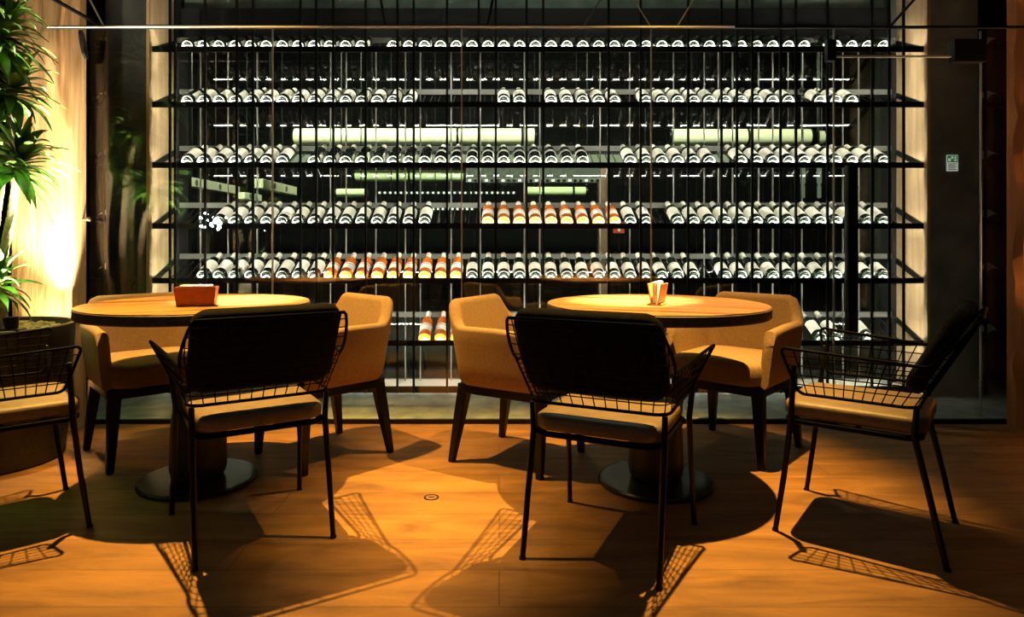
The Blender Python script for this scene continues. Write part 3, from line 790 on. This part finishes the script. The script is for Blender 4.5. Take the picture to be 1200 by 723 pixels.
# ------------------------------------------------------------------ tan tub armchair
def tub_chair():
    t = thing('tub_armchair', '', 'chair')
    def path(s, z, off):
        """s 0..1 from left arm front round the back to right arm front; off>0 inward"""
        k = (z-.36)/.40
        w = .245 + .035*k - off; fb = -.235 - .055*k + off; fr = .235 + .0*k; rad = max(.10 - off*.7, .02)
        if s > .5:
            p = path(1-s, z, off); return Vector((-p.x, p.y, p.z))
        if s <= .30: f = s/.30; return Vector((-w, fr - (fr-(fb+rad))*f, z))
        if s <= .40:
            a = (s-.30)/.10*PI/2; return Vector((-w+rad-rad*math.cos(a), fb+rad-rad*math.sin(a), z))
        f = (s-.40)/.20; return Vector((-w+rad+2*(w-rad)*f, fb, z))
    def zt(s):
        e = min(s, 1-s)
        return .622 + .012*sstep(0, .2, e) + .116*sstep(.315, .395, e) - .05*(1-sstep(0, .035, e))
    bm = bmesh.new()
    ss = [0, .012, .03, .06, .1, .14, .18, .22, .25, .28, .30, .32, .34, .36, .38, .40, .43, .46, .5]
    ss = ss + [1-x for x in reversed(ss[:-1])]
    th = .052; prev = None
    for s in ss:
        top = zt(s); pr = []
        e = min(s, 1-s)
        thh = th * (.75 + .25*sstep(0, .03, e))
        pr.append(path(s, .372, th*.5)); pr.append(path(s, .366, .012)); pr.append(path(s, .385, 0)); pr.append(path(s, .47, 0)); pr.append(path(s, .56, 0)); pr.append(path(s, top-.02, 0))
        pr.append(path(s, top-.006, .006)); pr.append(path(s, top, .020)); pr.append(path(s, top, thh-.018)); pr.append(path(s, top-.008, thh-.004)); pr.append(path(s, top-.025, thh))
        pr.append(path(s, .56, thh)); pr.append(path(s, .47, thh)); pr.append(path(s, .38, thh))
        # front end rounding and backward slant of the arm front
        if e < .05:
            for p in pr: p.y += .012*(e/.05) - .012 - (p.z-.36)*.12*(1-e/.05)
        r = [bm.verts.new(p) for p in pr]
        if prev:
            for k in range(len(r)): bm.faces.new((prev[k], prev[(k+1) % len(r)], r[(k+1) % len(r)], r[k]))
        else: bm.faces.new(list(reversed(r)))
        prev = r
    bm.faces.new(prev)
    obj('shell', bm, M['tan'], t, 50)
    # seat cushion
    bm = bmesh.new(); prev = None
    for (ins, z) in ((.02, .372), (.004, .378), (0, .40), (0, .452), (.008, .468), (.03, .478), (.08, .484)):
        lp = []
        hw = .222-ins; y0 = -.19+ins; y1 = .262-ins; 
        for (cx_, cy_, a0, c) in ((hw, y1, 0, .07), (-hw, y1, 90, .07), (-hw, y0, 180, .10), (hw, y0, 270, .10)):
            c = max(c-ins*.3, .02); sx = 1 if cx_ > 0 else -1; sy = 1 if cy_ == y1 else -1
            for i in range(7):
                a = R(a0+90*i/6); x = cx_-sx*c+c*math.cos(a); y = cy_-sy*c+c*math.sin(a)
                lp.append(bm.verts.new((x, y + (.02*(1-(x/hw)**2) if y > .1 else 0), z)))
        if prev:
            for k in range(len(lp)): bm.faces.new((prev[k], prev[(k+1) % len(lp)], lp[(k+1) % len(lp)], lp[k]))
        else: bm.faces.new(list(reversed(lp)))
        prev = lp
    bm.faces.new(prev)
    obj('seat', bm, M['tan'], t, 50)
    bm = bmesh.new()
    for a, b in (((-.215, .175, .325), (.215, .225, .366)), ((-.215, -.225, .325), (.215, -.18, .366)), ((-.225, -.2, .325), (-.18, .2, .366)), ((.18, -.2, .325), (.225, .2, .366))): box(bm, a, b, .003)
    obj('seat_frame', bm, M['black_wood'], t)
    for sx in (-1, 1):
        for sy in (-1, 1):
            bm = bmesh.new(); A = Vector((sx*.195, sy*.195, .35)); B = Vector((sx*(.215 if sy > 0 else .225), sy*(.205 if sy > 0 else .25), 0))
            prev = None
            for f, hw in ((0, .026), (.35, .023), (1, .014)):
                c = A.lerp(B, f)
                r = [bm.verts.new(c+Vector((dx*hw, dy*hw, 0))) for dx, dy in ((-1, -1), (1, -1), (1, 1), (-1, 1))]
                if prev:
                    for k in range(4): bm.faces.new((prev[k], prev[(k+1) % 4], r[(k+1) % 4], r[k]))
                else: bm.faces.new(list(reversed(r)))
                prev = r
            bm.faces.new(prev)
            bmesh.ops.bevel(bm, geom=bm.edges[:], offset=.003, segments=2, affect='EDGES')
            obj('leg', bm, M['black_wood'], t)
    return t
tc_ = tub_chair()
tc_.location = (-.862, 3.226, 0); tc_.rotation_euler.z = yaw((-.70, -.714)); tc_['group'] = 'tan tub armchairs'
tc_['label'] = 'tan tub armchair at the right rear of the left table, its back to the rack'
dup(tc_, (.111, 3.176, 0), yaw((.853, -.52)), 'tan tub armchair at the left rear of the right table')
dup(tc_, (1.150, 3.29, 0), yaw((-.67, -.74)), 'tan tub armchair at the right rear of the right table, beside the door')
dup(tc_, (-1.684, 3.244, 0), yaw((.66, -.75)), 'tan tub armchair behind the left table, beside the timber column')

# ------------------------------------------------------------------ potted plant
PX, PY = -2.375, 3.14
pot = thing('planter', 'round dark brown planter filled with bark at the left edge', 'planter', (PX, PY, 0))
PRm, PZ = .340, .632
bm = bmesh.new(); lathe(bm, [(.285, 0), (.295, .01), (PRm-.005, PZ-.02), (PRm, PZ-.012), (PRm, PZ-.003), (PRm-.004, PZ), (PRm-.020, PZ), (PRm-.024, PZ-.004), (PRm-.03, PZ-.05)], 64); obj('pot', bm, M['pot'], pot, 35)
bm = bmesh.new(); lathe(bm, [(.309, PZ-.049), (.31, PZ-.038), (.15, PZ-.028), (.01, PZ-.024)], 48); bk = obj('bark_bed', bm, M['bark'], pot, 50)
rnd = random.Random(11)
bm = bmesh.new()
for i in range(240):
    a = rnd.uniform(0, 2*PI); r = .295*math.sqrt(rnd.random())
    m = Matrix.Translation((r*math.cos(a), r*math.sin(a), PZ-.026)) @ Matrix.Rotation(rnd.uniform(0, PI), 4, 'Z') @ Matrix.Rotation(rnd.uniform(-.5, .5), 4, 'X')
    s = rnd.uniform(.6, 1.5)
    box(bm, (-.018*s, -.009*s, -.005*s), (.018*s, .009*s, .006*s), .003, m, 1)
ch = obj('bark_chips', bm, M['bark'], pot); ch['kind'] = 'stuff'
# small black spotlight stuck in the planter
lampx, lampz = px2x(14, 2.96), PZ-.015
t = thing('spotlight', 'small black spotlight sitting on the bark in the planter', 'lamp', (lampx, 2.96, PZ-.010))
bm = bmesh.new(); box(bm, (-.045, -.03, 0), (.045, .03, .016), .004); obj('base', bm, M['black_metal'], t)
bm = bmesh.new(); dirn = Vector((-.10, .10, 1)).normalized(); c0 = Vector((0, -.004, .030)); tube(bm, [c0-dirn*.022, c0+dirn*.025, c0+dirn*.035], [.024, .030, .030], 20, caps=False)
obj('housing', bm, M['black_metal'], t, 40)
bm = bmesh.new(); tube(bm, [c0+dirn*.004, c0+dirn*.007], .024, 20); obj('lens', bm, M['hot'], t)

plant = thing('dracaena_plant', 'tall dracaena with pale stems and tufts of narrow green leaves at left', 'plant', (PX, PY, PZ-.03))
O = Vector((PX, PY, PZ-.03))
def leaf(bm, base, d, up, L, w, droop, twist):
    n = 7; side0 = d.cross(up).normalized(); p = base.copy(); dd = d.normalized(); rows_ = []
    wid = [.35, .8, 1, .95, .8, .55, .28, .03]
    for i in range(n+1):
        sd = Quaternion(dd, twist*i/n) @ side0
        nn = sd.cross(dd).normalized()
        hw = w*wid[i]*.5
        rows_.append([bm.verts.new(p - sd*hw + nn*.004*wid[i]), bm.verts.new(p - nn*.0015), bm.verts.new(p + sd*hw + nn*.004*wid[i]), bm.verts.new(p - nn*.0035)])
        dd = (dd + Vector((0, 0, -droop*(i+1)/n))).normalized(); p = p + dd*(L/n)
        side0 = (side0 - dd*side0.dot(dd)).normalized()
    for A, B in zip(rows_, rows_[1:]):
        for k in range(4): bm.faces.new((A[k], A[(k+1) % 4], B[(k+1) % 4], B[k]))
    bm.faces.new(rows_[0]); bm.faces.new(list(reversed(rows_[-1])))
def tuft(c, axis, n, L, w, seed, spread=(.1, 1.25)):
    rnd = random.Random(seed); bm = bmesh.new(); axis = Vector(axis).normalized(); u = axis.orthogonal().normalized(); v = axis.cross(u)
    for i in range(n):
        f = i/(n-1); a = i*2.399 + rnd.uniform(-.2, .2); th = spread[0] + (spread[1]-spread[0])*(1-f)**.8 * rnd.uniform(.85, 1.1)
        dr = axis*math.cos(th) + (u*math.cos(a) + v*math.sin(a))*math.sin(th)
        base = c + axis*(.10*f - .05) - O
        leaf(bm, base, dr, axis if th > .15 else u, L*rnd.uniform(.75, 1.1)*(.75+.25*(1-f)), w*rnd.uniform(.8, 1.15), rnd.uniform(.12, .42), rnd.uniform(-.6, .6))
    return obj('foliage', bm, M['leaf'], plant, 60)
def stem(pts, r0, r1):
    bm = bmesh.new(); P_ = [Vector(p) for p in pts]; out = []; rs = []
    # smooth resample with leaf scars
    N = 46
    for i in range(N+1):
        f = i/N*(len(P_)-1); k = min(int(f), len(P_)-2); g = f-k
        p0 = P_[max(k-1, 0)]; p1 = P_[k]; p2 = P_[k+1]; p3 = P_[min(k+2, len(P_)-1)]
        q = .5*((2*p1)+(p2-p0)*g+(2*p0-5*p1+4*p2-p3)*g*g+(-p0+3*p1-3*p2+p3)*g**3)
        out.append(q-O); rs.append((r0+(r1-r0)*i/N)*(1.0+.10*(i % 2)))
    tube(bm, out, rs, 10); obj('stem', bm, M['stem'], plant, 60)
zb = PZ-.034
s1 = [(-2.335, 3.16, zb), (-2.345, 3.17, .9), (-2.31, 3.18, 1.15), (-2.26, 3.16, 1.38)]
s2 = [(-2.42, 3.20, zb), (-2.43, 3.22, 1.0), (-2.38, 3.25, 1.5), (-2.32, 3.21, 1.74)]
s3 = [(-2.44, 3.08, zb), (-2.47, 3.06, 1.1), (-2.42, 3.08, 1.6), (-2.30, 3.10, 1.96)]
s4 = [(-2.52, 3.16, zb), (-2.56, 3.2, 1.0), (-2.50, 3.22, 1.52)]
s5 = [(-2.31, 3.10, zb), (-2.30, 3.10, .72), (-2.29, 3.08, .83)]
for st, r0, r1 in ((s1, .022, .016), (s2, .022, .016), (s3, .022, .015), (s4, .020, .014), (s5, .02, .016)): stem(st, r0, r1)
tuft(Vector(s1[-1]), (.35, -.1, 1), 64, .275, .050, 1, (.1, 2.0))
tuft(Vector(s2[-1]), (.2, -.1, 1), 60, .25, .050, 2, (.1, 2.0))
tuft(Vector(s3[-1]), (.3, .0, 1), 66, .27, .050, 3, (.1, 2.0))
tuft(Vector(s4[-1]), (.0, .1, 1), 56, .28, .050, 4, (.1, 1.9))
tuft(Vector(s5[-1]), (.15, -.1, 1), 30, .19, .036, 5, (.15, 1.9))
tuft(Vector((-2.36, 3.10, 2.18)), (.1, .0, 1), 44, .27, .050, 6, (.1, 1.9))
bm = bmesh.new(); tube(bm, [Vector((-2.345, 3.09, 1.86))-O, Vector((-2.36, 3.10, 2.18))-O], .013, 8); obj('stem', bm, M['stem'], plant, 60)

# ------------------------------------------------------------------ floor socket
q = FL(505.5, 583)
t = thing('floor_socket', 'small round metal floor socket between the two tables', 'floor socket', (q.x, q.y, 0))
bm = bmesh.new(); lathe(bm, [(.030, .0005), (.030, .002), (.027, .003), (.024, .002), (.024, .0008)], 40, cap1=False); obj('ring', bm, M['black_metal'], t, 40)
bm = bmesh.new(); lathe(bm, [(.0235, .0006), (.0235, .0016)], 40); obj('cover', bm, M['copper'], t, 40)
bm = bmesh.new(); box(bm, (-.010, -.003, .0017), (.010, .003, .0024)); obj('slot', bm, M['black_metal'], t)

# ------------------------------------------------------------------ lights
def spot(name, loc, target, W, ang, col, blend=.25, rad=.03):
    l = bpy.data.lights.new(name, 'SPOT'); l.energy = W; l.spot_size = R(ang); l.spot_blend = blend; l.color = col; l.shadow_soft_size = rad
    o = bpy.data.objects.new(name, l); COL.objects.link(o); o.location = loc
    o.rotation_euler = (Vector(target)-Vector(loc)).to_track_quat('-Z', 'Y').to_euler(); return o
WARM = (1.0, .56, .12)
LA, LB = (-1.55, 2.97, 3.9), (1.10, 2.93, 3.9)
spot('downlight', LA, (-.98, 2.80, 0), 2000, 42, WARM, .95, .025)
spot('downlight', LB, (.52, 2.80, 0), 2000, 42, WARM, .95, .025)
spot('added_table_spot', (LA[0], LA[1]+.06, 3.9), (-1.15, 3.0, .76), 8500, 12, (1, .80, .50), 1, .02)  # added narrow beam that overexposes the core of the left tabletop
spot('added_table_spot', (LB[0], LB[1]+.06, 3.9), (.60, 2.99, .76), 8500, 12, (1, .80, .50), 1, .02)  # same added beam over the right tabletop
spot('added_plant_fill', (-2.22, 3.50, .55), (-2.40, 3.18, 1.4), 800, 95, (1, .88, .68), .8, .02)  # added hidden spot, lights the plant's rear so the pane mirrors it
spot('uplight', (px2x(67, 3.55), 3.55, .10), (px2x(67, 3.58), 3.60, 1.1), 800, 50, (1, .76, .46), .9, .02)
spot('planter_spot', Vector((lampx, 2.956, PZ+.020)) + dirn*.05, Vector((lampx, 2.956, PZ+.02)) + dirn*2, 260, 90, (1, .86, .64), .8, .02)
spot('plant_downlight', (-2.25, 2.95, 3.9), (-2.22, 3.1, .6), 420, 16, (1, .78, .48), .6, .03)
spot('glass_downlight', (-.45, 3.60, 3.9), (-.45, 3.72, 0), 230, 22, WARM, .8, .025)
spot('column_fill', (2.98, 3.5, .08), (2.98, 3.62, 1.3), 260, 60, (1, .55, .22), .9, .02)  # added lamp that brightens the orange column
spot('upper_wall_fill', (.25, 4.45, 4.2), (.25, 4.74, 2.6), 60, 150, (.9, 1, .85), 1, .1)  # added out-of-frame spot that lifts the plaster above the rack
fl = bpy.data.lights.new('ceiling_fill', 'AREA'); fl.energy = 11; fl.size = 5; fl.color = (.80, .95, .85)
fo = bpy.data.objects.new('ceiling_fill', fl); COL.objects.link(fo); fo.location = (0, 0, 4.9)
for x in (-2.2, -.4, 1.9): spot('duct_fill', (x, 5.2, 3.3), (x, 7.2, 1.9), 800, 100, (1, 1, .85), .5, .1)  # added spots above the view, give the ducts round shading
w_ = bpy.data.worlds.new('world'); sc.world = w_; w_.use_nodes = True
w_.node_tree.nodes['Background'].inputs[0].default_value = (.5, .6, .5, 1); w_.node_tree.nodes['Background'].inputs[1].default_value = .002
